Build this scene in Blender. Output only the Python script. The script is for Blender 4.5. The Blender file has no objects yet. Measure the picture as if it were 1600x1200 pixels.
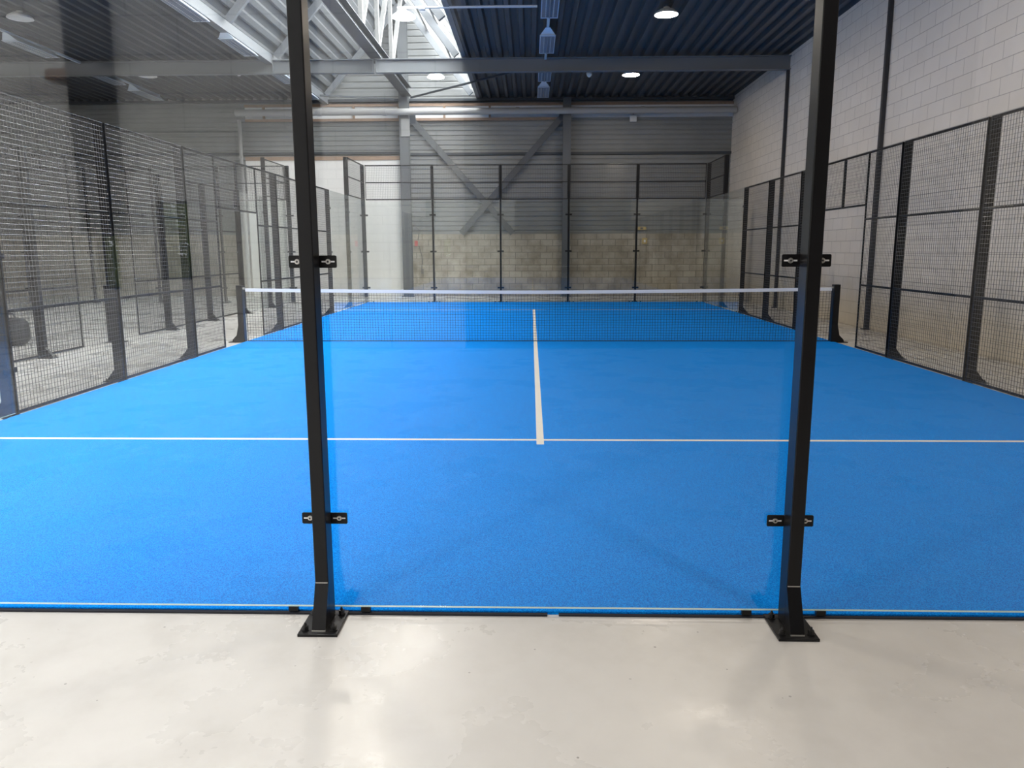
import bpy, math, random
from mathutils import Vector, Matrix
random.seed(7)
scene = bpy.context.scene
COL = scene.collection
PI = math.pi

# ------------------------------------------------------------------ materials
def new_mat(name):
    m = bpy.data.materials.new(name); m.use_nodes = True
    nt = m.node_tree; nt.nodes.clear()
    out = nt.nodes.new('ShaderNodeOutputMaterial')
    return m, nt, out

def principled(name, col, rough=0.5, metal=0.0, spec=0.5, noise=None, bump=None, emit=None):
    """noise=(scale, amount, col2, detail) ; bump=(scale, strength, dist)"""
    m, nt, out = new_mat(name)
    b = nt.nodes.new('ShaderNodeBsdfPrincipled')
    nt.links.new(b.outputs[0], out.inputs[0])
    b.inputs['Base Color'].default_value = (*col, 1)
    b.inputs['Roughness'].default_value = rough
    b.inputs['Metallic'].default_value = metal
    b.inputs['Specular IOR Level'].default_value = spec
    if emit:
        b.inputs['Emission Color'].default_value = (*emit[0], 1)
        b.inputs['Emission Strength'].default_value = emit[1]
    if noise or bump:
        tc = nt.nodes.new('ShaderNodeNewGeometry')
    if noise:
        n = nt.nodes.new('ShaderNodeTexNoise'); n.inputs['Scale'].default_value = noise[0]
        n.inputs['Detail'].default_value = noise[3] if len(noise) > 3 else 4
        nt.links.new(tc.outputs['Position'], n.inputs['Vector'])
        r = nt.nodes.new('ShaderNodeMapRange'); r.inputs[1].default_value = .35; r.inputs[2].default_value = .65
        r.inputs[3].default_value = 0; r.inputs[4].default_value = noise[1]
        nt.links.new(n.outputs['Fac'], r.inputs[0])
        mx = nt.nodes.new('ShaderNodeMix'); mx.data_type = 'RGBA'
        mx.inputs[6].default_value = (*col, 1); mx.inputs[7].default_value = (*noise[2], 1)
        nt.links.new(r.outputs[0], mx.inputs[0]); nt.links.new(mx.outputs[2], b.inputs['Base Color'])
    if bump:
        n2 = nt.nodes.new('ShaderNodeTexNoise'); n2.inputs['Scale'].default_value = bump[0]
        nt.links.new(tc.outputs['Position'], n2.inputs['Vector'])
        bp = nt.nodes.new('ShaderNodeBump'); bp.inputs['Strength'].default_value = bump[1]; bp.inputs['Distance'].default_value = bump[2]
        nt.links.new(n2.outputs['Fac'], bp.inputs['Height']); nt.links.new(bp.outputs[0], b.inputs['Normal'])
    return m

def block_mat(name, col1, col2, mortar, bw, bh, axis, rough=.85, msize=.006, stain=None, stain_amt=.5, stain_scale=.9, base_dirt_bounce=None, cvar=True):
    """Coursed blockwork. axis 'x' = wall plane runs along x, 'y' = along y."""
    m, nt, out = new_mat(name)
    L = nt.links.new; N = nt.nodes.new
    b = N('ShaderNodeBsdfPrincipled'); L(b.outputs[0], out.inputs[0]); b.inputs['Roughness'].default_value = rough
    b.inputs['Specular IOR Level'].default_value = .25
    g = N('ShaderNodeNewGeometry'); s = N('ShaderNodeSeparateXYZ'); L(g.outputs['Position'], s.inputs[0])
    c = N('ShaderNodeCombineXYZ'); L(s.outputs['X' if axis == 'x' else 'Y'], c.inputs[0]); L(s.outputs['Z'], c.inputs[1])
    br = N('ShaderNodeTexBrick'); br.inputs['Scale'].default_value = 1
    br.inputs['Brick Width'].default_value = bw; br.inputs['Row Height'].default_value = bh
    br.inputs['Mortar Size'].default_value = msize; br.inputs['Mortar Smooth'].default_value = .2
    br.inputs['Bias'].default_value = -.1
    br.inputs['Color1'].default_value = (*col1, 1); br.inputs['Color2'].default_value = (*col2, 1); br.inputs['Mortar'].default_value = (*mortar, 1)
    L(c.outputs[0], br.inputs['Vector'])
    cur = br.outputs['Color']
    if stain:
        n = N('ShaderNodeTexNoise'); n.inputs['Scale'].default_value = stain_scale; n.inputs['Detail'].default_value = 8; n.inputs['Roughness'].default_value = .65
        L(g.outputs['Position'], n.inputs['Vector'])
        r = N('ShaderNodeMapRange'); r.inputs[1].default_value = .42; r.inputs[2].default_value = .68; r.inputs[4].default_value = stain_amt
        L(n.outputs['Fac'], r.inputs[0])
        mx = N('ShaderNodeMix'); mx.data_type = 'RGBA'; L(r.outputs[0], mx.inputs[0]); L(cur, mx.inputs[6]); mx.inputs[7].default_value = (*stain, 1)
        cur = mx.outputs[2]
    if base_dirt_bounce:  # yellow dirt at the foot plus floor bounce, both tinted into the block colour
        h, dc = base_dirt_bounce
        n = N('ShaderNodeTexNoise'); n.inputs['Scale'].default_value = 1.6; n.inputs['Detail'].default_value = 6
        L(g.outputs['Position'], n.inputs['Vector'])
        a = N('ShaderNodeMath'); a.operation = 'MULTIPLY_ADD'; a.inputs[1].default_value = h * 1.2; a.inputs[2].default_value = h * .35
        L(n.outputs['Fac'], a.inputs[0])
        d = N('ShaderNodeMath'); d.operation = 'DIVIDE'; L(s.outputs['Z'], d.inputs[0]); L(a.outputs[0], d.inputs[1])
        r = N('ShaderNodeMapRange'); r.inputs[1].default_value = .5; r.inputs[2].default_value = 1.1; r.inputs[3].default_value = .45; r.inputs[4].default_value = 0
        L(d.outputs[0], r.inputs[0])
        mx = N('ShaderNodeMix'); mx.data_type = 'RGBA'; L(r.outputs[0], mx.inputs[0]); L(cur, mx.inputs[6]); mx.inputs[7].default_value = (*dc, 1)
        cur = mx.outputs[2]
    L(cur, b.inputs['Base Color'])
    inv = N('ShaderNodeMath'); inv.operation = 'SUBTRACT'; inv.inputs[0].default_value = 1; L(br.outputs['Fac'], inv.inputs[1])
    bp = N('ShaderNodeBump'); bp.inputs['Strength'].default_value = .5; bp.inputs['Distance'].default_value = .006
    L(inv.outputs[0], bp.inputs['Height']); L(bp.outputs[0], b.inputs['Normal'])
    return m

def glass_mat(name, tint, f0=.04, rough=.0):
    m, nt, out = new_mat(name); L = nt.links.new; N = nt.nodes.new
    t = N('ShaderNodeBsdfTransparent'); t.inputs[0].default_value = (*tint, 1)
    g = N('ShaderNodeBsdfGlossy'); g.inputs['Roughness'].default_value = rough; g.inputs[0].default_value = (1, 1, 1, 1)
    lw = N('ShaderNodeLayerWeight'); lw.inputs[0].default_value = .5
    p = N('ShaderNodeMath'); p.operation = 'POWER'; p.inputs[1].default_value = 5; L(lw.outputs['Facing'], p.inputs[0])
    q = N('ShaderNodeMath'); q.operation = 'MULTIPLY_ADD'; q.inputs[1].default_value = 1 - f0; q.inputs[2].default_value = f0; L(p.outputs[0], q.inputs[0])
    mx = N('ShaderNodeMixShader'); L(q.outputs[0], mx.inputs[0]); L(t.outputs[0], mx.inputs[1]); L(g.outputs[0], mx.inputs[2])
    L(mx.outputs[0], out.inputs[0])
    return m

M = {}
M['black'] = principled('black_powder_coat', (.009, .009, .010), 0.30, 0, .22, bump=(260, .08, .001))
M['weld'] = principled('bright_weld', (.5, .48, .46), .4, .6)
M['wire'] = principled('black_wire', (.02, .02, .022), .28, 0, .9)
M['bolt'] = principled('zinc_bolt', (.62, .6, .57), .38, .85)
M['slot'] = principled('pale_gasket', (.78, .78, .8), .6)
M['blackbolt'] = principled('black_bolt', (.013, .013, .014), .3, .3)
M['glass'] = glass_mat('clear_tempered_glass', (.975, .985, .98), .034)
M['glass_far'] = glass_mat('greenish_tempered_glass', (.955, .972, .965), .04)
M['glass_edge'] = principled('ground_glass_edge', (.62, .8, .78), .3)
M['skyglass'] = glass_mat('roof_glazing', (.9, .92, .93), .05, .15)
M['turf'] = principled('blue_turf', (0, .145, .66), .95, 0, .06, noise=(165, 1.0, (.004, .325, .95), 2), bump=(240, .9, .004))
M['edge_shadow'] = principled('carpet_edge_shadow', (.01, .012, .02), .9)
M['line'] = principled('white_turf_line', (.78, .74, .68), .9, 0, .1, noise=(120, .5, (.6, .6, .6)), bump=(240, .6, .003))
M['tape'] = principled('white_net_tape', (.82, .82, .84), .6)
M['net'] = principled('black_net_cord', (.02, .022, .03), .7)
M['white'] = principled('white_enamel', (.8, .8, .8), .4)
M['fixture'] = principled('pale_fixture_metal', (.62, .7, .8), .3, .2)
M['louvre'] = principled('louvre_grey', (.32, .36, .42), .35, .5)
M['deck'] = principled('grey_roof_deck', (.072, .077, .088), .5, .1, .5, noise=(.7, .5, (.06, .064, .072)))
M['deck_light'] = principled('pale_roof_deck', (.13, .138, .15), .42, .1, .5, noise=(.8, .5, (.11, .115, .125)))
M['steel'] = principled('grey_painted_steel', (.17, .18, .195), .5, .1, .5)
M['steel_column'] = principled('mid_grey_steel', (.105, .112, .12), .5, .1, .5)
M['steel_dark'] = principled('dark_grey_steel', (.05, .058, .07), .5, .1, .5)
M['steel_pale'] = principled('pale_primed_steel', (.22, .22, .22), .5)
M['cladding'] = principled('silver_cladding', (.255, .26, .26), .5, .15, .4, noise=(1.2, .6, (.20, .205, .21)))
M['pipe'] = principled('grey_plastic_pipe', (.36, .355, .35), .5)
M['wood'] = principled('raw_timber', (.34, .235, .17), .7, noise=(9, .6, (.27, .18, .13)))
M['wood_brown'] = principled('brown_timber', (.2, .09, .035), .7)
M['beige'] = principled('beige_plastic', (.6, .45, .2), .5)
M['red'] = principled('red_plastic', (.5, .09, .08), .4)
M['cable'] = principled('grey_cable', (.2, .19, .18), .6)
M['bag'] = principled('black_nylon', (.014, .014, .016), .55, bump=(30, .5, .01))
M['strap'] = principled('grey_webbing', (.08, .08, .085), .7)
M['pane_white'] = principled('white_trim', (.7, .7, .7), .6)
M['black_trim'] = principled('dark_sealant', (.03, .03, .035), .7)
M['leaf'] = principled('green_leaf', (.40, .52, .18), .7, noise=(4, 1, (.66, .74, .40)))
M['ground_out'] = principled('outdoor_gravel', (.45, .42, .38), .9, noise=(6, 1, (.3, .28, .25)))
M['lamp_on'] = principled('lit_lens', (1, .95, .88), .4, emit=((1, .86, .70), 170.0))
M['lamp_off'] = principled('unlit_lens', (.8, .8, .8), .35)
M['rwall'] = block_mat('painted_white_block', (.73, .68, .625), (.69, .645, .59), (.41, .38, .355), .50, .245, 'y', msize=.006, stain=(.52, .48, .44), stain_amt=.35, stain_scale=.5, base_dirt_bounce=(.9, (.50, .42, .28)))
M['wblock'] = block_mat('white_block', (.80, .78, .755), (.77, .75, .73), (.66, .64, .62), .60, .30, 'x', msize=.005, stain=(.7, .68, .66), stain_amt=.3)
M['bblock'] = block_mat('raw_concrete_block', (.49, .445, .38), (.41, .37, .31), (.27, .25, .215), .42, .21, 'x', msize=.012, stain=(.23, .20, .155), stain_amt=.85, stain_scale=1.4)
M['nearwall'] = block_mat('big_concrete_block', (.60, .585, .56), (.56, .545, .52), (.22, .215, .21), 1.55, .56, 'x', msize=.014, stain=(.5, .48, .45), stain_amt=.4)
M['lwall'] = block_mat('concrete_panel', (.45, .44, .43), (.42, .41, .40), (.25, .25, .25), 3.0, .6, 'y', msize=.012)

def floor_mat():
    m, nt, out = new_mat('polished_concrete'); L = nt.links.new; N = nt.nodes.new
    b = N('ShaderNodeBsdfPrincipled'); L(b.outputs[0], out.inputs[0])
    g = N('ShaderNodeNewGeometry')
    def noise(scale, detail, lo, hi, a, bb, rough=.6):
        n = N('ShaderNodeTexNoise'); n.inputs['Scale'].default_value = scale; n.inputs['Detail'].default_value = detail; n.inputs['Roughness'].default_value = rough
        L(g.outputs['Position'], n.inputs['Vector'])
        r = N('ShaderNodeMapRange'); r.inputs[1].default_value = lo; r.inputs[2].default_value = hi; r.inputs[3].default_value = a; r.inputs[4].default_value = bb
        L(n.outputs['Fac'], r.inputs[0]); return r.outputs[0]
    def mix(f, a, c):
        x = N('ShaderNodeMix'); x.data_type = 'RGBA'; L(f, x.inputs[0])
        if isinstance(a, tuple): x.inputs[6].default_value = (*a, 1)
        else: L(a, x.inputs[6])
        x.inputs[7].default_value = (*c, 1); return x.outputs[2]
    c = mix(noise(1.1, 6, .35, .65, 0, 1), (.62, .605, .585), (.535, .52, .50))
    c = mix(noise(2.2, 10, .50, .80, 0, .4), c, (.42, .395, .365))
    c = mix(noise(.55, 3, .5, .7, 0, .5), c, (.67, .655, .635))
    # small scattered specks and scuffs
    v = N('ShaderNodeTexVoronoi'); v.inputs['Scale'].default_value = 11; L(g.outputs['Position'], v.inputs['Vector'])
    dist = N('ShaderNodeMath'); dist.operation = 'LESS_THAN'; dist.inputs[1].default_value = .055; L(v.outputs['Distance'], dist.inputs[0])
    gate = noise(2.3, 3, .50, .56, 0, .7)
    mu = N('ShaderNodeMath'); mu.operation = 'MULTIPLY'; L(dist.outputs[0], mu.inputs[0]); L(gate, mu.inputs[1])
    c = mix(mu.outputs[0], c, (.12, .115, .11))
    L(c, b.inputs['Base Color'])
    r = noise(1.3, 6, .38, .62, .20, .42); L(r, b.inputs['Roughness'])
    b.inputs['Specular IOR Level'].default_value = .45
    bp = N('ShaderNodeBump'); bp.inputs['Strength'].default_value = .06; bp.inputs['Distance'].default_value = .01
    n = N('ShaderNodeTexNoise'); n.inputs['Scale'].default_value = 5; L(g.outputs['Position'], n.inputs['Vector']); L(n.outputs['Fac'], bp.inputs['Height']); L(bp.outputs[0], b.inputs['Normal'])
    return m
M['floor'] = floor_mat()

# ------------------------------------------------------------------ mesh helpers
class MB:
    def __init__(s): s.v = []; s.f = []
    def add(s, vs, fs):
        n = len(s.v); s.v += [tuple(x) for x in vs]; s.f += [tuple(i + n for i in f) for f in fs]; return s
    def box(s, x0, y0, z0, x1, y1, z1):
        return s.add([(x0,y0,z0),(x1,y0,z0),(x1,y1,z0),(x0,y1,z0),(x0,y0,z1),(x1,y0,z1),(x1,y1,z1),(x0,y1,z1)],
                     [(3,2,1,0),(4,5,6,7),(0,1,5,4),(1,2,6,5),(2,3,7,6),(3,0,4,7)])
    def prism(s, pts, d0, d1, axis):
        """pts polygon (2D) extruded along axis between d0 and d1."""
        n = len(pts)
        def P(a, b, d):
            return {'x': (d, a, b), 'y': (a, d, b), 'z': (a, b, d)}[axis]
        vs = [P(a, b, d0) for a, b in pts] + [P(a, b, d1) for a, b in pts]
        fs = [tuple(range(n)), tuple(range(2*n-1, n-1, -1))] + [(i, (i+1) % n, n+(i+1) % n, n+i)[::-1] for i in range(n)]
        return s.add(vs, fs)
    def bar(s, a, b, w, h=None, up=(0,0,1)):
        h = h or w; a = Vector(a); b = Vector(b); d = (b-a).normalized(); u = Vector(up)
        if abs(d.dot(u)) > .98: u = Vector((1,0,0))
        r = d.cross(u).normalized(); u = r.cross(d).normalized()
        vs = []
        for p in (a, b):
            for i, j in ((-1,-1),(1,-1),(1,1),(-1,1)):
                vs.append(p + r*i*w/2 + u*j*h/2)
        return s.add(vs, [(0,1,2,3)[::-1],(4,5,6,7),(0,1,5,4),(1,2,6,5),(2,3,7,6),(3,0,4,7)])
    def cyl(s, a, b, r0, r1=None, n=16):
        r1 = r0 if r1 is None else r1
        a = Vector(a); b = Vector(b); d = (b-a).normalized(); u = Vector((0,0,1)) if abs(d.z) < .9 else Vector((1,0,0))
        x = d.cross(u).normalized(); y = d.cross(x).normalized()
        vs = [a + (x*math.cos(2*PI*i/n)+y*math.sin(2*PI*i/n))*r0 for i in range(n)] + [b + (x*math.cos(2*PI*i/n)+y*math.sin(2*PI*i/n))*r1 for i in range(n)]
        return s.add(vs, [tuple(range(n)), tuple(range(2*n-1, n-1, -1))] + [(i, n+i, n+(i+1) % n, (i+1) % n) for i in range(n)])
    def tube(s, pts, r, n=8):
        for a, b in zip(pts[:-1], pts[1:]): s.cyl(a, b, r, n=n)
        return s
    def lathe(s, prof, c=(0,0,0), n=32):
        k = len(prof); vs = []; fs = []
        for i in range(n):
            t = 2*PI*i/n
            for r, z in prof: vs.append((c[0]+r*math.cos(t), c[1]+r*math.sin(t), c[2]+z))
        for i in range(n):
            for j in range(k-1):
                a = i*k+j; b = ((i+1) % n)*k+j; fs.append((a, b, b+1, a+1))
        return s.add(vs, fs)
    def mesh(s, name, mat, smooth=False):
        me = bpy.data.meshes.new(name); me.from_pydata(s.v, [], s.f); me.update()
        import bmesh
        bm = bmesh.new(); bm.from_mesh(me); bmesh.ops.remove_doubles(bm, verts=bm.verts, dist=1e-6) if smooth else None
        bmesh.ops.recalc_face_normals(bm, faces=bm.faces); bm.to_mesh(me); bm.free()
        me.materials.append(mat)
        if smooth:
            for p in me.polygons: p.use_smooth = True
        return me

def link(name, me, parent=None, loc=(0,0,0), rz=0, bevel=0):
    o = bpy.data.objects.new(name, me); COL.objects.link(o)
    o.location = loc; o.rotation_euler = (0,0,rz)
    if parent: o.parent = parent
    if bevel:
        b = o.modifiers.new('edge', 'BEVEL'); b.width = bevel; b.segments = 2; b.limit_method = 'ANGLE'
    return o
def part(name, mb, mat, parent, label=None, bevel=0, smooth=False):
    o = link(name, mb.mesh(name, mat, smooth), parent, bevel=bevel)
    if label: o['label'] = label
    return o
def thing(name, label, cat, loc=(0,0,0), rz=0, group=None):
    o = link(name, None, None, loc, rz); tag(o, label, cat, group); return o
def tag(o, label, cat, group=None):
    o['label'] = label; o['category'] = cat; o['kind'] = 'thing'
    if group: o['group'] = group
    return o
def struct(name, mb, mat, parent=None, label=None, smooth=False):
    o = link(name, mb.mesh(name, mat, smooth), parent)
    if parent is None: o['kind'] = 'structure'
    if label: o['label'] = label
    return o
def kids(o): return [c for c in bpy.data.objects if c.parent == o]
def copy_tree(o, parent=None):
    c = o.copy(); COL.objects.link(c); c.parent = parent
    for k in kids(o): copy_tree(k, c)
    return c
class Kind:
    """first call returns the prototype itself, later calls copy it with its parts"""
    def __init__(s, proto): s.p = proto; s.used = False
    def put(s, loc, rz, label, group):
        o = s.p if not s.used else copy_tree(s.p); s.used = True
        o.location = loc; o.rotation_euler = (0,0,rz); o['label'] = label
        if group: o['group'] = group
        return o

# ------------------------------------------------------------------ key dimensions (metres)
XR, YF, XL, YB = 6.5, 23.4, -20.0, -9.0       # hall: right wall, far wall, left wall, wall behind the camera
ZD = 6.46                                      # underside of the roof deck
LX0, LX1, LXA, LZA = -6.85, -1.80, -4.20, 9.40 # roof lantern: feet and ridge
XN = -7.34                                     # neighbouring court's right-hand side

# ------------------------------------------------------------------ setting
struct('floor', MB().box(XL, YB, -.2, XR, YF+.3, 0), M['floor'])
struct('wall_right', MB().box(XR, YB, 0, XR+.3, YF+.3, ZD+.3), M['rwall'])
struct('wall_left', MB().box(XL-.3, YB, 0, XL, YF+.3, ZD+.3), M['lwall'])

def deck(x0, z0, x1, z1, ya, yb, pitch=.30, depth=.10, thick=.06):
    """trapezoidal sheet whose ribs run along y; section runs from (x0,z0) to (x1,z1)"""
    L = math.hypot(x1-x0, z1-z0); ux, uz = (x1-x0)/L, (z1-z0)/L; nx, nz = -uz, ux
    if nz < 0: nx, nz = -nx, -nz
    n = int(L/pitch); p = L/n; pr = []
    for i in range(n):
        for t, h in ((0, 0), (.30, 0), (.42, depth), (.86, depth), (.98, 0)):
            pr.append((i*p+t*p, h))
    pr.append((L, 0))
    low = [(x0+ux*a+nx*h, z0+uz*a+nz*h) for a, h in pr]
    up = [(x0+nx*(depth+thick), z0+nz*(depth+thick)), (x1+nx*(depth+thick), z1+nz*(depth+thick))]
    mb = MB(); k = len(low)
    vs = [(x, ya, z) for x, z in low] + [(x, yb, z) for x, z in low]
    fs = [(i, i+1, k+i+1, k+i) for i in range(k-1)]
    mb.add(vs, fs)
    mb.prism([up[0], up[1], (up[1][0]+nx*.02, up[1][1]+nz*.02), (up[0][0]+nx*.02, up[0][1]+nz*.02)], ya, yb, 'y')
    return mb
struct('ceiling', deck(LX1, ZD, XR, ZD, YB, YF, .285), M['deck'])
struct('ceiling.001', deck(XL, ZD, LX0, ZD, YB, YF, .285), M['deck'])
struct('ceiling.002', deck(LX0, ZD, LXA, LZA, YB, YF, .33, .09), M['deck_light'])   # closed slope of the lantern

# far wall : upper ribbed cladding with gable, white blocks left of centre, raw blocks right of centre
wf = link('wall_far', None); wf['kind'] = 'structure'
def ribbed(x0, x1, z0, z1, y, pitch=.155, depth=.022):
    mb = MB(); prof = []; z = z0
    while z < z1 - 1e-4:
        for t, h in ((0, 0), (.62, 0), (.70, depth), (.92, depth), (1, 0)):
            zz = min(z+t*pitch, z1); prof.append((y+h, zz))
        z += pitch
    prof += [(y, z1), (y+.16, z1), (y+.16, z0)]
    return mb.prism([(a, b) for a, b in prof], x0, x1, 'x')
part('cladding', ribbed(XL, XR, 2.06, ZD+.16, YF), M['cladding'], wf)
g = MB()
z = ZD+.16
while z < LZA - .05:                                                      # gable sheets follow the lantern slopes
    z2 = min(z+.2, LZA)
    def ends(zz): 
        t = (zz-ZD)/(LZA-ZD); return LX0+(LXA-LX0)*t, LX1+(LXA-LX1)*t
    a0, b0 = ends(z); a1, b1 = ends(z2); zm = z+.14; am, bm_ = ends(zm)
    g.add([(a0,YF,z),(b0,YF,z),(bm_,YF,zm),(am,YF,zm),(a1,YF+.035,z2),(b1,YF+.035,z2)], [(0,1,2,3),(3,2,5,4)])
    z = z2
g.add([(LX0-.3,YF+.12,ZD),(LX1+.3,YF+.12,ZD),(LXA,YF+.12,LZA+.3)], [(0,1,2)])
part('gable_cladding', g, M['cladding'], wf)
part('block_base', MB().box(-4.42, YF-.12, 0, XR, YF+.1, 2.08), M['bblock'], wf)
part('white_block_infill', MB().box(-9.62, YF-.2, 0, -4.42, YF+.1, 4.50), M['wblock'], wf)
part('block_base', MB().box(XL, YF-.12, 0, -9.62, YF+.1, 2.08), M['bblock'], wf)
part('infill_cap', MB().box(-9.62, YF-.23, 4.50, -4.45, YF+.02, 4.62), M['wood'], wf, 'raw timber cap on the white blocks')
part('girt', MB().box(-4.2, YF-.06, 4.66, XR, YF+.01, 4.74), M['steel_dark'], wf)
part('girt', MB().box(XL, YF-.05, 4.70, -4.4, YF+.01, 4.78), M['steel_dark'], wf)
part('batten', MB().box(-9.6, YF-.10, 6.22, XR, YF+.0, 6.30), M['wood'], wf, 'raw timber batten')
part('batten', MB().box(-9.6, YF-.10, 5.76, .95, YF+.0, 5.84), M['wood'], wf, 'raw timber batten')
part('white_strip', MB().box(-9.6, YF-.05, 5.84, XR, YF+.0, 6.22), M['pane_white'], wf)
part('eaves_angle', MB().box(XL, YF-.16, 6.36, XR, YF, 6.44), M['steel_dark'], wf)
sb = MB()
for i in range(6): sb.box(-9.0+i*1.5, YF-.11, 5.84, -8.93+i*1.5, YF-.02, 6.22)
part('stud', sb, M['wood'], wf)

# wall behind the camera : big pale concrete blocks on the left, a deep dark bay on the right
wb = link('wall_back', None); wb['kind'] = 'structure'
wm = MB()
OPEN = ((-6.98, -6.62, .95, 1.82), (-5.98, -5.48, 1.10, 2.32))                                           # low window with greenery outside
xs = [XL] + [v for o_ in OPEN for v in o_[:2]] + [-1.15]
for q in range(0, len(xs), 2): wm.box(xs[q], YB-.25, 0, xs[q+1], YB, ZD+.3)
for a, b, c, d in OPEN: wm.box(a, YB-.25, 0, b, YB, c); wm.box(a, YB-.25, d, b, YB, ZD+.3)
part('blockwork', wm, M['nearwall'], wb)
part('lantern_end', MB().prism([(LX0, ZD+.2), (LX1, ZD+.2), (LXA, LZA+.2)], YB-.1, YB, 'y'), M['cladding'], wb)
part('dark_bay', MB().box(-1.15, YB-4.2, 0, XR+.3, YB-4, ZD+.3).box(-1.35, YB-4, 0, -1.15, YB-.25, ZD+.3).box(XR, YB-4, 0, XR+.3, YB, ZD+.3).box(-1.35, YB-4.2, ZD+.1, XR+.3, YB, ZD+.3).box(-1.35, YB-4.2, -.2, XR+.3, YB, 0), M['steel_dark'], wb)
for n_, (a, b, c, d) in enumerate(OPEN):
    w2 = link('window_%d' % (n_+2), None); w2['kind'] = 'structure'
    part('window_frame', MB().box(a, YB-.2, c, a+.03, YB-.1, d).box(b-.03, YB-.2, c, b, YB-.1, d).box(a, YB-.2, d-.03, b, YB-.1, d).box(a, YB-.2, c, b, YB-.1, c+.03), M['steel_dark'], w2)
    part('window_pane', MB().box(a, YB-.155, c, b, YB-.145, d), M['glass'], w2)
struct('trim_1', MB().box(-7.08, YB, 1.86, -6.44, YB+.2, ZD-.05), M['black'], None)   # tall dark steel post seen mirrored in the glass
struct('trim_2', MB().box(-7.42, YB, 4.12, -7.09, YB+.16, 4.26), M['wood_brown'], None)

# roof lantern : glazed right-hand slope
w1 = link('window_1', None); w1['kind'] = 'structure'
def slope(t, off=0):
    dx, dz = LXA-LX1, LZA-ZD; l = math.hypot(dx, dz); nx, nz = dz/l, -dx/l
    return (LX1+dx*t+nx*off, ZD+dz*t+nz*off)
a, b = slope(.03, .06), slope(1, .06); a2, b2 = slope(.03, .075), slope(1, .075)
part('glazing', MB().prism([a, b, b2, a2], YB, YF, 'y'), M['skyglass'], w1)
gb = MB()
y = YB+.4
while y < YF:
    p, q = slope(.02, .03), slope(1, .03)
    gb.bar((p[0], y, p[1]), (q[0], y, q[1]), .045, .06, (1,0,.8)); y += 1.17
part('glazing_bar', gb, M['steel_pale'], w1)
for t in (.34, .67):
    p = slope(t, .02); part('purlin', MB().bar((p[0], YB, p[1]), (p[0], YF, p[1]), .06, .10), M['steel_pale'], w1)
p = slope(0); part('eaves_beam', MB().box(LX1-.10, YB, ZD-.02, LX1+.02, YF, ZD+.26), M['steel'], w1)
struct('trim_3', MB().box(LX0-.12, YB, ZD-.16, LX0+.06, YF, ZD+.10), M['steel'])       # edge beam along the lantern's left foot
part('ridge_beam', MB().box(LXA-.12, YB, LZA-.14, LXA+.12, YF, LZA+.06), M['steel'], w1)

# ------------------------------------------------------------------ building steel
def ibeam(mb, x0, x1, y, z0, z1, w=.18, t=.022):
    mb.box(x0, y-w/2, z0, x1, y+w/2, z0+t); mb.box(x0, y-w/2, z1-t, x1, y+w/2, z1); mb.box(x0, y-.008, z0+t, x1, y+.008, z1-t); return mb
BY = 17.8
bt = thing('roof_beam', 'long grey steel I-beam spanning the hall below the roof deck', 'beam', (0, BY, 0))
part('beam_section', ibeam(MB(), XL, -4.16, 0, 6.06, 6.40), M['steel'], bt)
part('beam_section', ibeam(MB(), -4.13, XR, 0, 6.06, 6.40), M['steel'], bt)
for x in (-6.78, -4.19, -4.10):
    part('stiffener', MB().box(x-.008, -.085, 6.085, x+.008, .085, 6.375), M['steel'], bt)
def rafters(y, name, label):
    t = thing(name, label, 'rafter')
    for (xa, xb) in ((LX0+.02, LXA-.1), (LX1-.10, LXA+.1)):
        o = .13 if xa < xb else -.13
        part('rafter_leg', MB().bar((xa+o, y, ZD+.02), (xb, y, LZA-.24), .11, .17), M['steel'], t)
    return t
rafters(BY, 'lantern_rafter', 'pair of sloping steel rafters of the roof lantern standing on the I-beam')
rafters(YF-.65, 'lantern_rafter', 'pair of sloping steel rafters of the roof lantern against the far gable')
rafters(14.6, 'lantern_rafter', 'pair of sloping steel rafters of the roof lantern nearer than the I-beam')

tr = thing('roof_truss', 'grey steel lattice truss running lengthwise under the ridge of the roof lantern', 'truss', (LXA+.08, 0, 0))
ch = MB(); ch.box(-.15, YB+.1, ZD-.02, .15, YF-.55, ZD+.0); ch.box(-.012, YB+.1, ZD, .012, YF-.55, ZD+.24); ch.box(-.15, YB+.1, ZD+.24, .15, YF-.55, ZD+.26)
part('bottom_chord', ch, M['steel_dark'], tr)
k = 0; y = -7.85
while y < YF-1.5:
    part('vertical_strut', MB().bar((0, y, ZD+.26), (0, y, LZA-.14), .10, .10), M['steel_pale'], tr)
    if y+2.0 < YF-1: part('diagonal_strut', MB().bar((0, y+.03, ZD+.27), (0, y+1.97, LZA-.18), .11, .09), M['steel_pale'], tr)
    y += 2.0; k += 1

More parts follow.
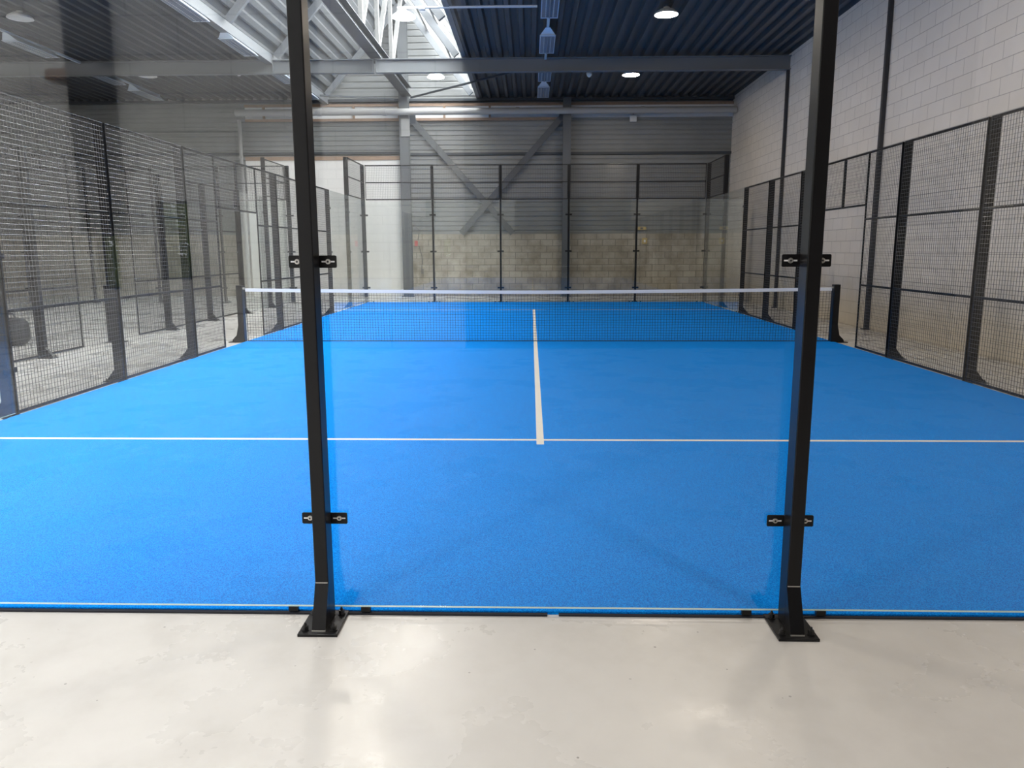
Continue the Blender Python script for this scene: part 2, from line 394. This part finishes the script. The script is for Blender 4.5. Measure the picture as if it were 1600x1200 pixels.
def hcol(mb, x, y, w, z0, z1, t=.02):
    mb.box(x-w/2, y-w/2, z0, x+w/2, y-w/2+t, z1); mb.box(x-w/2, y+w/2-t, z0, x+w/2, y+w/2, z1); mb.box(x-.01, y-w/2+t, z0, x+.01, y+w/2-t, z1); return mb
def wall_column(x, label, w=.3, top=6.4):
    t = thing('steel_column', label, 'column', (x, YF-.36, 0))
    part('shaft', hcol(MB(), 0, 0, w, .02, top), M['steel_column'], t)
    part('base_plate', MB().box(-w*.7, -w*.6, 0, w*.7, w*.6, .02), M['steel_dark'], t)
    return t
c = wall_column(-4.25, 'grey steel column at the far wall beside the white blocks', .3, 9.1)
part('splice_plate', MB().box(-.08, -.19, 5.2, .2, -.16, 5.75), M['steel_pale'], c)
wall_column(1.06, 'grey steel column at the far wall, right of the crossed braces', .26)
for x0, z0, x1, z1, lb in ((-4.05, 5.80, -.72, 2.10, 'grey steel brace sloping down to the right across the far wall'), (.95, 5.88, -2.45, 2.10, 'grey steel brace sloping down to the left across the far wall')):
    y_ = YF-.145 if x0 < 0 else YF-.188
    t = thing('cross_brace', lb, 'brace')
    part('brace_bar', MB().bar((x0, y_, z0), (x1, y_, z1), .036, .20, (0,0,1)), M['steel_column'], t)
    part('end_plate', MB().box(x0-.14, y_-.02, z0-.15, x0+.14, y_+.018, z0+.15), M['steel_dark'], t)
for (p, q, lb) in (((-7.05, 22.2, 6.38), (-4.55, 22.95, 6.38), 'thin dark tie rod left of the far steel column under the roof'), ((-4.0, 22.95, 6.42), (-.5, 19.3, 6.42), 'thin dark tie rod right of the far steel column under the roof')):
    t = thing('tie_rod', lb, 'tie rod')
    part('rod', MB().bar(p, q, .05), M['steel_dark'], t)
t = thing('pipe_run', 'long pale grey pipe running across the far wall under the eaves', 'pipe')
part('pipe', MB().cyl((-9.7, YF-.64, 5.95), (XR-.05, YF-.64, 5.95), .105, n=20), M['pipe'], t, smooth=False)
for x in (-7.0, -4.9, -.6, 3.4):
    part('pipe_collar', MB().cyl((x, YF-.64, 5.95), (x+.12, YF-.64, 5.95), .12, n=20), M['pipe'], t)
t = thing('downpipe', 'grey downpipe on the far wall at the left end of the white blocks', 'pipe')
part('pipe', MB().cyl((-9.72, YF-.30, 0), (-9.72, YF-.30, 5.78), .06, n=12), M['pipe'], t)
part('pipe_outlet', MB().cyl((-9.72, YF-.37, 4.60), (-9.72, YF-.30, 4.60), .06, n=12), M['pipe'], t)
for y, lb in ((12.1, 'slim dark steel post standing against the white block wall nearer the camera'), (17.8, 'slim dark steel post on the white block wall under the I-beam end')):
    t = thing('wall_post', lb, 'post', (XR-.07, y, 0))
    part('shaft', MB().box(-.01, -.04, .015, .06, .04, 6.40 if y < 15 else 6.05), M['black_trim'], t)
    part('base_plate', MB().box(-.05, -.08, 0, .06, .08, .015), M['black_trim'], t)

# ------------------------------------------------------------------ lamps
def lamp_proto(lens, label):
    t = thing('high_bay_lamp', label, 'lamp')
    part('housing', MB().lathe([(0, .15), (.06, .15), (.07, .12), (.14, .10), (.235, .035), (.25, 0), (.235, 0), (.22, .03), (0, .03)], n=36), M['white'], t, smooth=False)
    part('lens', MB().lathe([(0, -.012), (.12, -.008), (.22, .006), (.232, .012), (0, .02)], n=36), M[lens], t)
    part('hook', MB().cyl((0, 0, .15), (0, 0, .178), .012, n=8), M['steel'], t)
    return t
on = Kind(lamp_proto('lamp_on', ''))
GL = 'lit lamps above the court'
for x, y, lb in ((-2.72, 13.7, 'lit round high bay lamp beside the white bar and roof truss'), (2.66, 13.8, 'lit round high bay lamp above the right half of the court, nearer the camera'),
                 (2.64, 19.3, 'lit round high bay lamp just beyond the I-beam, on the dark deck'), (-2.76, 19.4, 'lit round high bay lamp glowing against the far gable cladding')):
    on.put((x, y, 6.25 if y < 13.75 else 6.28), 0, lb, GL)
off = Kind(lamp_proto('lamp_off', ''))
for x, y, lb in ((-10.65, 13.6, 'unlit round high bay lamp over the neighbouring court, nearer than the I-beam'), (-10.66, 18.95, 'unlit round high bay lamp over the neighbouring court, beyond the I-beam')):
    off.put((x, y, 6.28), 0, lb, 'unlit lamps over the neighbouring court')
t = thing('lamp_bar', 'slim white horizontal bar hanging level with the lit lamp by the truss', 'bar', (0, 13.7, 0))
part('tube', MB().box(-2.85, -.035, 6.43, .02, .035, 6.457), M['white'], t)
part('clip', MB().box(-2.40, -.06, 6.395, -2.28, .06, 6.457), M['white'], t)
t = thing('lamp_bar', 'short white bar over the lit lamp at the far gable', 'bar', (0, 19.4, 0))
part('tube', MB().box(-2.95, -.035, 6.458, -1.95, .035, 6.50), M['white'], t)
part('clip', MB().box(-2.45, -.06, 6.44, -2.33, .06, 6.51), M['white'], t)
def lum_proto():
    t = thing('strip_light', '', 'light fitting')
    L_ = 1.72; w = .175
    body = MB().add([(-.05,0,.12),(.05,0,.12),(w,.16,0),(-w,.16,0),(-.05,L_,.12),(.05,L_,.12),(w,L_,0),(-w,L_,0)],
                    [(0,1,2,3),(4,7,6,5),(0,4,5,1),(1,5,6,2),(3,7,4,0)])
    body.box(-w, .16, -.012, -w+.02, L_, 0); body.box(w-.02, .16, -.012, w, L_, 0); body.box(-w, L_-.06, -.012, w, L_, 0); body.box(-w, .12, -.012, w, .2, 0)
    body.add([(-w,.16,0),(w,.16,0),(w,L_,0),(-w,L_,0)], [(0,1,2,3)])
    part('reflector', body, M['fixture'], t)
    for x in (-.075, .075): part('tube', MB().cyl((x, .24, -.008), (x, L_-.1, -.008), .016, n=10), M['white'], t)
    lv = MB()
    for i in range(22): lv.box(-w+.02, .22+i*.065, -.03, w-.02, .226+i*.065, -.002)
    lv.box(-.012, .2, -.03, .012, L_-.06, -.002)
    part('louvre', lv, M['louvre'], t)
    return t
lum = Kind(lum_proto())
ROWS = ((.26, 'the row right of the truss', 'strip lights over the court'), (-6.9, 'the row beside the lantern edge', 'strip lights beside the lantern'), (-11.8, 'the row over the neighbouring court', 'strip lights over the neighbouring court'))
ordn = ['nearest pale strip light in ', 'second pale strip light from the camera in ', 'pale strip light directly behind the I-beam in ', 'farthest pale strip light in ']
for x, rn, gr in ROWS:
    t = thing('light_rail', 'thin pale trunking rail carrying ' + rn.replace('the row', 'the strip lights'), 'rail', (x, 0, 0))
    part('rail', MB().box(-.028, 11.6, 6.335, .028, BY-.1, 6.385).box(-.028, BY+.1, 6.335, .028, 22.0, 6.385), M['fixture'], t)
    for y in (12.4, 16.0, 20.9): part('hanger', MB().box(-.006, y-.006, 6.385, .006, y+.006, 6.47), M['steel'], t)
    for i, y in enumerate((11.95, 14.80, 17.93, 20.24)):
        lum.put((x, y, 6.21), 0, ordn[i] + rn, gr)
det = Kind(thing('smoke_detector', '', 'detector'))
part('housing', MB().lathe([(0, .09), (.07, .09), (.08, .05), (.06, .0), (.03, -.03), (0, -.035)], n=20), M['white'], det.p)
part('bracket', MB().box(-.02, -.02, .09, .02, .02, .17), M['white'], det.p)
det.put((1.50, 19.4, 6.29), 0, 'small white detector under the dark deck right of the strip lights', 'ceiling detectors')
det.put((-8.1, 18.9, 6.29), 0, 'small white detector under the roof left of the lantern', 'ceiling detectors')
# small things on the far wall
t = thing('socket_box', 'wide beige socket box on the far wall above a square one', 'electrical box', (3.63, YF-.12, 2.25)); t.location.y = YF
part('cover', MB().box(-.14, -.06, -.05, .14, 0, .05), M['beige'], t, bevel=.008); part('socket', MB().box(-.06, -.068, -.03, .03, -.06, .03), M['cable'], t)
t = thing('switch_box', 'square beige switch box on the far block wall under a wide one', 'electrical box', (3.71, YF-.12, 1.83))
part('cover', MB().box(-.085, -.06, -.1, .085, 0, .1), M['beige'], t, bevel=.008); part('rocker', MB().box(-.03, -.07, -.04, .03, -.06, .04), M['white'], t)
t = thing('junction_box', 'small pale box beneath the long pipe on the far wall', 'electrical box', (3.24, YF-.05, 5.78))
part('cover', MB().box(-.11, -.1, -.1, .11, 0, .1), M['white'], t, bevel=.01); part('cable', MB().cyl((0, -.05, .1), (0, -.05, .34), .012, n=8), M['cable'], t)
t = thing('alarm_unit', 'small red alarm unit with hanging cable beside the far steel column', 'alarm', (-3.98, YF-.12, 1.78))
part('housing', MB().box(-.06, -.08, -.10, .05, 0, .08), M['red'], t, bevel=.015)
part('cable', MB().tube([(.05, -.05, .1), (.12, -.05, .45), (-.1, -.05, .62), (-.16, -.05, .3)], .012), M['cable'], t)
part('cable', MB().tube([(.1, -.05, -.1), (.2, -.05, -.5), (.16, -.05, -.9)], .012), M['cable'], t)
part('plug', MB().box(.15, -.08, -1.02, .23, -.02, -.86), M['cable'], t)

# ------------------------------------------------------------------ the court
carpet = link('court_carpet', MB().box(-5.0, .075, 0, 5.0, 20.0, .014).mesh('court_carpet', M['turf'])); tag(carpet, 'large blue artificial turf carpet with white lines covering the court', 'carpet')
part('front_shadow', MB().box(-5.0, .055, 0, -.03, .075, .008).box(.02, .058, 0, 5.0, .075, .007), M['edge_shadow'], carpet, 'dark shadow strip below the front edge')  # dark strip standing in for the shade below the carpet's front edge
LZ = .0148
part('service_line', MB().box(-5, 3.085, .0, 5, 3.135, LZ), M['line'], carpet, 'white line across the near half')
part('service_line', MB().box(-5, 16.95, .0, 5, 17.0, LZ), M['line'], carpet, 'white line across the far half')
part('centre_line', MB().box(-.055, 2.96, .0, .005, 17.15, LZ+.0004), M['line'], carpet, 'white line along the middle')

# ---- posts.  local frame: glass / mesh plane at y=+.06, outside of the court towards -y
def rounded(w, h, r, n=5):
    pts = []
    for cx, cy, a in ((w-r, h-r, 0), (-w+r, h-r, 90), (-w+r, -h+r, 180), (w-r, -h+r, 270)):
        for i in range(n+1):
            t = math.radians(a+90*i/n); pts.append((cx+r*math.cos(t), cy+r*math.sin(t)))
    return pts
def post_proto(name, H, clamps, depth=.09, w=.056, foot=.075, foot_h=.19, plate=True, lip=.03):
    t = thing(name, '', 'post')
    y1 = .05; y0 = y1-depth
    part('upright', MB().box(-w/2, y0, .012, w/2, y1, H), M['black'], t, bevel=.004)
    if foot:
        gm = MB().prism([(y0+.002, foot_h), (y0+.002, .012), (y0-foot, .012), (y0-foot, .022)], -w/2, w/2, 'x')
        f = part('gusset', gm, M['black'], t)
        part('weld_seam', MB().box(-w/2+.003, y0-.002, foot_h-.001, w/2-.003, y0+.003, foot_h+.003), M['weld'], f, 'thin bright weld seam')
        part('weld_seam', MB().box(-w/2, y0-foot-.004, .012, w/2, y0-foot+.003, .017), M['weld'], f, 'thin bright weld seam')
    if plate:
        pw = .082
        bp = part('base_plate', MB().box(-pw, y0-foot-.025, 0, pw, y1+lip, .012), M['black'], t, bevel=.002)
        for sx in (-1, 1):
            for yy in (y0-foot+.012, y1-.012):
                part('anchor_bolt', MB().cyl((sx*.058, yy, .012), (sx*.058, yy, .016), .016, n=16).cyl((sx*.058, yy, .016), (sx*.058, yy, .032), .0125, n=6).cyl((sx*.058, yy, .032), (sx*.058, yy, .045), .007, .004, n=12), M['blackbolt'], bp)
    for z in clamps:
        c = part('clamp', MB().prism([(a, b+z) for a, b in rounded(.096, .0245, .006)], .050, .0535, 'y').box(-.02, .03, z-.02, .02, .051, z+.02), M['black'], t)
        for s in (-1, 1):
            part('slot', MB().box(s*.062-.026, .0495, z-.003, s*.062+.026, .0502, z+.003), M['slot'], c, 'pale slot')
            part('clamp_bolt', MB().cyl((s*.062, .0502, z), (s*.062, .046, z), .011, .0095, n=18).cyl((s*.062, .046, z), (s*.062, .0455, z), .0045, n=6), M['bolt'], c, 'silver bolt head')
            part('bolt_socket', MB().cyl((s*.062, .0456, z), (s*.062, .0452, z), .0046, n=6), M['black_trim'], c)
    return t
back_post = Kind(post_proto('glass_post', 4.0, (.44, 1.51, 2.57)))
NW = 'posts of the near glass wall'
back_post.put((-.972, 0, 0), 0, 'black steel post bolted to the near concrete floor, left of the centre line', NW)
back_post.put((.978, 0, 0), 0, 'black steel post bolted to the near concrete floor, right of the centre line', NW)
FW = 'posts of the far glass wall'
nm = ['far glass wall post nearest the white wall section, slim and black', 'far glass wall post in front of the crossed braces, slim and black', 'far glass wall post lined up with the right grey column, slim and black', 'far glass wall post beside the beige wall boxes, slim and black']
for i, x in enumerate((-3, -1, 1, 3)): back_post.put((x, 20.06, 0), PI, nm[i], FW)
NB = 'posts of the neighbouring far glass wall'
nm = ['slim black glass wall post of the neighbouring court, nearest its right corner', 'slim black glass wall post of the neighbouring court, second from its right corner', 'slim black glass wall post of the neighbouring court, third from its right corner', 'slim black glass wall post of the neighbouring court, fourth from its right corner']
for i in range(4): back_post.put((XN-2-2*i, 20.06, 0), PI, nm[i], NB)

side_post = Kind(post_proto('fence_post', 3.0, (), .10, .06, .10, .15, lip=0))
glass_side_post = Kind(post_proto('fence_post', 3.0, (.44, 1.51, 2.57), .10, .06, .10, .15, lip=0))
tall_post = Kind(post_proto('fence_post', 4.0, (.44, 1.51, 2.57), .10, .06, .10, .15, lip=0))
def corner_proto():
    t = thing('corner_post', '', 'post')
    part('upright', MB().box(-.05, -.05, .012, .05, .05, 4.0), M['black'], t, bevel=.004)
    part('base_plate', MB().box(-.11, -.11, 0, .11, .11, .012), M['black'], t)
    for z in (.44, 1.51, 2.57):
        part('clamp', MB().box(-.12, -.062, z-.025, .12, -.055, z+.025), M['black'], t)
    return t
corner = Kind(corner_proto())

# ---- glass and mesh panels
def glass_proto(w, mat, h0=.035, h1=2.99, name='glass_screen'):
    t = link(name, MB().box(-w/2, -.006, h0+.0025, w/2, .006, h1).mesh(name, M[mat])); tag(t, '', 'glass wall')
    part('bottom_edge', MB().box(-w/2, -.0055, h0, w/2, .0055, h0+.0025), M['glass_edge'], t, 'pale polished edge')
    for a in (-w/2+.13, w/2-.17): part('setting_block', MB().box(a, -.010, .014, a+.04, .010, h0), M['black'], t)
    return t
def mesh_panel_proto(w, z0, z1, rails, name='mesh_fence', fr=.03, pitch=.05, wd=.0038):
    """local x along the fence, wires at y=0, frame just outside (-y)"""
    t = thing(name, '', 'mesh fence')
    f = MB()
    f.box(-w/2, -.022, z0, -w/2+fr*.6, 0, z1); f.box(w/2-fr*.6, -.022, z0, w/2, 0, z1)
    for z in [z0+fr/2, z1-fr/2] + list(rails): f.box(-w/2, -.024, z-fr/2, w/2, -.002, z+fr/2)
    part('frame', f, M['black'], t)
    m = MB(); n = max(2, round(w/pitch)); r = wd/2
    for i in range(n+1):
        x = -w/2+.004+(w-.008)*i/n; m.box(x-r, -.002, z0+.005, x+r, .0015, z1-.005)
    n = round((z1-z0)/pitch)
    for i in range(n+1):
        z = z0+.005+(z1-z0-.01)*i/n; m.cyl((-w/2, .0030, z), (w/2, .0030, z), r*1.1, n=6)
    part('wire_mesh', m, M['wire'], t)
    return t
gl_near = Kind(glass_proto(1.935, 'glass'))
gl_far = Kind(glass_proto(1.97, 'glass_far'))
GP = 'glass panels of the near wall'
gl_near.put((.003, .066, 0), 0, 'near clear glass panel between the two bolted black posts', GP)
gl_near.put((-1.947, .066, 0), 0, 'near clear glass panel left of the left bolted black post', GP)
gl_near.put((1.953, .066, 0), 0, 'near clear glass panel right of the right bolted black post', GP)
mp_top = Kind(mesh_panel_proto(1.94, 3.0, 4.0, (3.5,)))
mp_side = Kind(mesh_panel_proto(1.94, .02, 3.0, (1.0, 2.0)))
mp_half = Kind(mesh_panel_proto(1.06, .02, 3.0, (1.0, 2.0)))
mp_door = Kind(mesh_panel_proto(1.80, 2.2, 3.0, ()))
part('mullion', MB().box(-.03, -.03, 2.2, .03, -.003, 3.0), M['black'], mp_door.p)
far_words = ['at its left end', 'left of the centre', 'in its centre', 'right of the centre', 'at its right end']
for i, x in enumerate((-4, -2, 0, 2, 4)):
    gl_far.put((x, 20.0, 0), PI, 'clear glass panel of the far wall, ' + far_words[i], 'glass panels of the far wall')
    mp_top.put((x, 20.0, 0), PI, 'upper black mesh panel above the far glass, ' + far_words[i], 'upper mesh panels of the far wall')
nb_words = ['next to its right corner', 'second from its right corner', 'third from its right corner', 'fourth from its right corner']
for i in range(4):
    x = XN-1-2*i
    gl_far.put((x, 20.0, 0), PI, "glass panel of the neighbouring court's far wall, " + nb_words[i], 'glass panels of the neighbouring far wall')
    mp_top.put((x, 20.0, 0), PI, "upper mesh panel of the neighbouring court's far wall, " + nb_words[i], 'upper mesh panels of the neighbouring far wall')

def side_wall(X, sgn, where, grp, start):
    """sgn=+1 : outside towards +x.  The local -y (outside) is turned to +x / -x."""
    rz = PI/2 if sgn > 0 else -PI/2
    def at(kind, y, lb, g, off=0): return kind.put((X+sgn*off, y, 0), rz, lb, g)
    pn = {4: 'at the end of the near side glass', 6: 'first after the near glass', 8: 'just before the net opening', 12: 'just beyond the net opening', 14: 'second beyond the net opening',
          16: 'where the far side glass begins', 18: 'halfway along the far side glass, tall'}
    for y in (4, 6, 8, 12, 14, 16, 18):
        if y < start: continue
        k = tall_post if y == 18 else glass_side_post if y in (4, 16) else side_post
        at(k, y, 'black fence post %s, %s' % (where, pn[y]), 'fence posts ' + grp, .062 if y == 18 else .064)
    corner.put((X+sgn*.06, 20.06, 0), PI, 'thick black corner post %s beside the far glass wall' % where, 'corner posts')
    mn = {5: 'nearest the camera', 7: 'second from the camera', 13: 'second beyond the net opening', 15: 'last before the far side glass'}
    for y in (5, 7, 13, 15):
        if y < start-1: continue
        at(mp_side, y, 'black wire mesh fence panel %s, %s' % (where, mn[y]), 'mesh panels ' + grp)
    at(mp_half, 8.57, 'narrow black mesh panel %s, near side of the net opening' % where, 'narrow mesh panels ' + grp)
    at(mp_half, 11.43, 'narrow black mesh panel %s, far side of the net opening' % where, 'narrow mesh panels ' + grp)
    at(mp_door, 10.0, 'short black mesh panel %s, over the net opening' % where, 'mesh panels over the openings')
    at(gl_far, 17, 'far side glass panel %s, nearer one' % where, 'side glass panels ' + grp)
    at(gl_far, 19, 'far side glass panel %s, in the corner' % where, 'side glass panels ' + grp)
    at(mp_top, 19, 'upper black mesh panel %s, above the corner side glass' % where, 'raised corner mesh panels')
    if start <= 4: at(gl_far, 3, 'near side glass panel %s, at the frame edge' % where, 'near side glass panels')
side_wall(5.0, 1, 'on the right court side', 'on the right side', 4)
side_wall(-5.0, -1, 'on the left court side', 'on the left side', 4)
side_wall(XN, 1, 'of the neighbouring court', 'of the neighbouring court', 8)

# ---- nets
def net_post_proto():
    t = thing('net_post', '', 'net post')
    part('upright', MB().box(-.05, -.06, .012, .05, .06, .97), M['black'], t, bevel=.004)
    part('gusset', MB().prism([(.05, .30), (.05, .012), (.17, .012), (.16, .05), (.09, .12)], -.05, .05, 'y'), M['black'], t)
    part('base_plate', MB().box(-.08, -.1, 0, .22, .1, .012), M['black'], t)
    part('eye_bolt', MB().cyl((-.05, 0, .915), (-.08, 0, .915), .02, n=12), M['bolt'], t, 'silver eye bolt')
    return t
npost = Kind(net_post_proto())
npost.put((5.0, 10, .0), 0, 'black net post at the right end of the net', 'net posts'); npost.put((-5.06, 10, .0), PI, 'black net post at the left end of the net', 'net posts')
npost.put((XN, 10, 0), 0, 'black net post of the neighbouring court seen through the left fence', 'net posts')
nt_ = thing('court_net', 'black mesh net with white top band stretched across the blue court', 'net', (0, 10, 0))
def top(x): return .875 + .045*(abs(x)/5)**1.6
XA, XB = -4.97, 4.93
tp = MB(); n = 60
for i in range(n):
    xa, xb = XA+(XB-XA)*i/n, XA+(XB-XA)*(i+1)/n
    tp.add([(xa,-.008,top(xa)-.055),(xb,-.008,top(xb)-.055),(xb,-.008,top(xb)),(xa,-.008,top(xa)),(xa,.008,top(xa)-.055),(xb,.008,top(xb)-.055),(xb,.008,top(xb)),(xa,.008,top(xa))],
           [(0,1,2,3),(5,4,7,6),(3,2,6,7),(1,0,4,5)])
part('top_band', tp, M['tape'], nt_, 'white top band')
nm_ = MB(); r = .0019
N_ = 210
for i in range(N_+1):
    x = XA+(XB-XA)*i/N_; s = .012*math.sin(i*.37)+.006*math.sin(i*1.3)
    nm_.bar((x, 0, .018), (x+s, 0, top(x)-.05), .0038)
rows = 18
for j in range(rows+1):
    prev = None
    for i in range(0, N_+1, 6):
        x = XA+(XB-XA)*i/N_; z = .018+(top(x)-.07)*j/rows + .004*math.sin(i*.21+j)
        p = (x, 0, z)
        if prev: nm_.bar(prev, p, .0038)
        prev = p
part('netting', nm_, M['net'], nt_)
part('bottom_cord', MB().cyl((XA, 0, .02), (XB, 0, .02), .006, n=8), M['net'], nt_)
part('side_cord', MB().cyl((XA, 0, .02), (XA, 0, .9), .006, n=8), M['net'], nt_)
part('side_cord', MB().cyl((XB, 0, .02), (XB, 0, .9), .006, n=8), M['net'], nt_)

# ---- dark bag on the floor behind the left fence
bg = thing('sports_bag', 'dark rounded bag on the floor behind the left fence of the blue court', 'bag', (-8.72, 9.45, 0), .3)
def blob(rx, ry, rz, cz, n=24, k=14, e=.62):
    mb = MB(); vs = []; fs = []
    def sp(c): return math.copysign(abs(c)**e, c)
    for j in range(k+1):
        ph = -PI/2+PI*j/k
        for i in range(n):
            t = 2*PI*i/n; vs.append((rx*sp(math.cos(t))*sp(math.cos(ph)), ry*sp(math.sin(t))*sp(math.cos(ph)), cz+rz*sp(math.sin(ph))))
    for j in range(k):
        for i in range(n): fs.append((j*n+i, j*n+(i+1) % n, (j+1)*n+(i+1) % n, (j+1)*n+i))
    return mb.add(vs, fs)
part('body', blob(.26, .17, .235, .235), M['bag'], bg, smooth=True)
part('pocket', blob(.17, .06, .12, .17), M['bag'], bg, smooth=True).location = (0, -.165, 0)
part('strap', MB().tube([(-.1, -.05, .45), (-.06, -.05, .54), (.06, -.05, .54), (.1, -.05, .45)], .012), M['strap'], bg)

# ---- greenery outside the low window behind the camera
lv = MB()
for i in range(4200):
    x, y_, z = random.uniform(-9, -3.5), random.uniform(YB-2.6, YB-1.6), random.uniform(.0, 2.6)
    a = random.uniform(0, PI); s = random.uniform(.06, .16); dx, dz = math.cos(a)*s, math.sin(a)*s
    lv.add([(x-dx,y_,z-dz),(x+dz*.5,y_+.04,z-dx*.5),(x+dx,y_,z+dz),(x-dz*.5,y_-.04,z+dx*.5)], [(0,1,2,3)])
hedge = link('hedge_foliage', lv.mesh('hedge_foliage', M['leaf'])); hedge['kind'] = 'stuff'; hedge['label'] = 'green hedge outside the low window mirrored in the glass'; hedge['category'] = 'hedge'
gr = struct('ground_outside', MB().box(-14, YB-4, -.25, -1.4, YB-.26, -.02), M['ground_out'])

# ------------------------------------------------------------------ light
w = bpy.data.worlds.new('World'); scene.world = w; w.use_nodes = True
bgn = w.node_tree.nodes['Background']; bgn.inputs[0].default_value = (.95, .97, 1.0, 1); bgn.inputs[1].default_value = 2.6
def area(name, loc, target, sx, sy, power, col=(1, 1, 1)):
    l = bpy.data.lights.new(name, 'AREA'); l.shape = 'RECTANGLE'; l.size = sx; l.size_y = sy; l.energy = power; l.color = col
    o = bpy.data.objects.new(name, l); COL.objects.link(o); o.location = loc
    d = (Vector(target)-Vector(loc)).normalized(); o.rotation_euler = d.to_track_quat('-Z', 'Y').to_euler(); return o
# daylight falling through the glazed slope of the lantern (outside the panes, parallel to them)
mx_, mz_ = slope(.5, .6); nx_, nz_ = slope(.5, 0)
l = bpy.data.lights.new('daylight_through_lantern', 'AREA'); l.shape = 'RECTANGLE'; l.size = 3.6; l.size_y = YF-YB-.4; l.energy = 6500; l.color = (1, .975, .95)
o = bpy.data.objects.new('daylight_through_lantern', l); COL.objects.link(o); o.location = (mx_, (YF+YB)/2, mz_)
zax = Vector((mx_-nx_, 0, mz_-nz_)).normalized(); yax = Vector((0,1,0)); xax = yax.cross(zax)
o.rotation_euler = Matrix((xax, yax, zax)).transposed().to_euler()

# added fill lights, high along the left hall wall and behind the camera
area('left_wall_fill', (XL+.4, -1, 5.5), (XR, 3, 1.0), 15, 1.3, 1550, (1, .93, .86))  # added to brighten the right side; the left wall has no window
area('back_wall_fill', (-9.5, -5.2, 6.35), (-7.5, YB, 4.4), 9, 1.6, 800, (.94, .97, 1))  # added to light the wall behind the camera so its reflection hazes the glass
# the further lamps of the court's lighting grid, above the frame
for x in (-2.7, 2.68):
    for y in (8.2, 2.7, -2.85):
        l = bpy.data.lights.new('court_lamp', 'AREA'); l.shape = 'DISK'; l.size = .46; l.energy = 95; l.color = (1, .88, .74)
        o = bpy.data.objects.new('court_lamp', l); COL.objects.link(o); o.location = (x, y, 6.28)

# ------------------------------------------------------------------ camera
cam = bpy.data.cameras.new('camera'); cam.sensor_width = 36; cam.lens = 1196.66/1600*36; cam.clip_end = 200; cam.clip_start = .05
co = bpy.data.objects.new('camera', cam); COL.objects.link(co)
co.location = (-.10227, -3.01878, 1.55487)
R = Matrix.Rotation(.0249266, 3, 'Z') @ Matrix.Rotation(PI/2-.1735615, 3, 'X') @ Matrix.Rotation(-.0028, 3, 'Z')
co.rotation_euler = R.to_euler(); scene.camera = co

scene.view_settings.view_transform = 'Standard'; scene.view_settings.look = 'None'; scene.view_settings.gamma = 1
scene.view_settings.use_curve_mapping = False; scene.view_settings.exposure = 0
scene.cycles.use_denoising = True
scene.cycles.max_bounces = 8; scene.cycles.diffuse_bounces = 5; scene.cycles.glossy_bounces = 4; scene.cycles.transparent_max_bounces = 24
scene.cycles.sample_clamp_indirect = 6; scene.cycles.caustics_reflective = False; scene.cycles.caustics_refractive = False
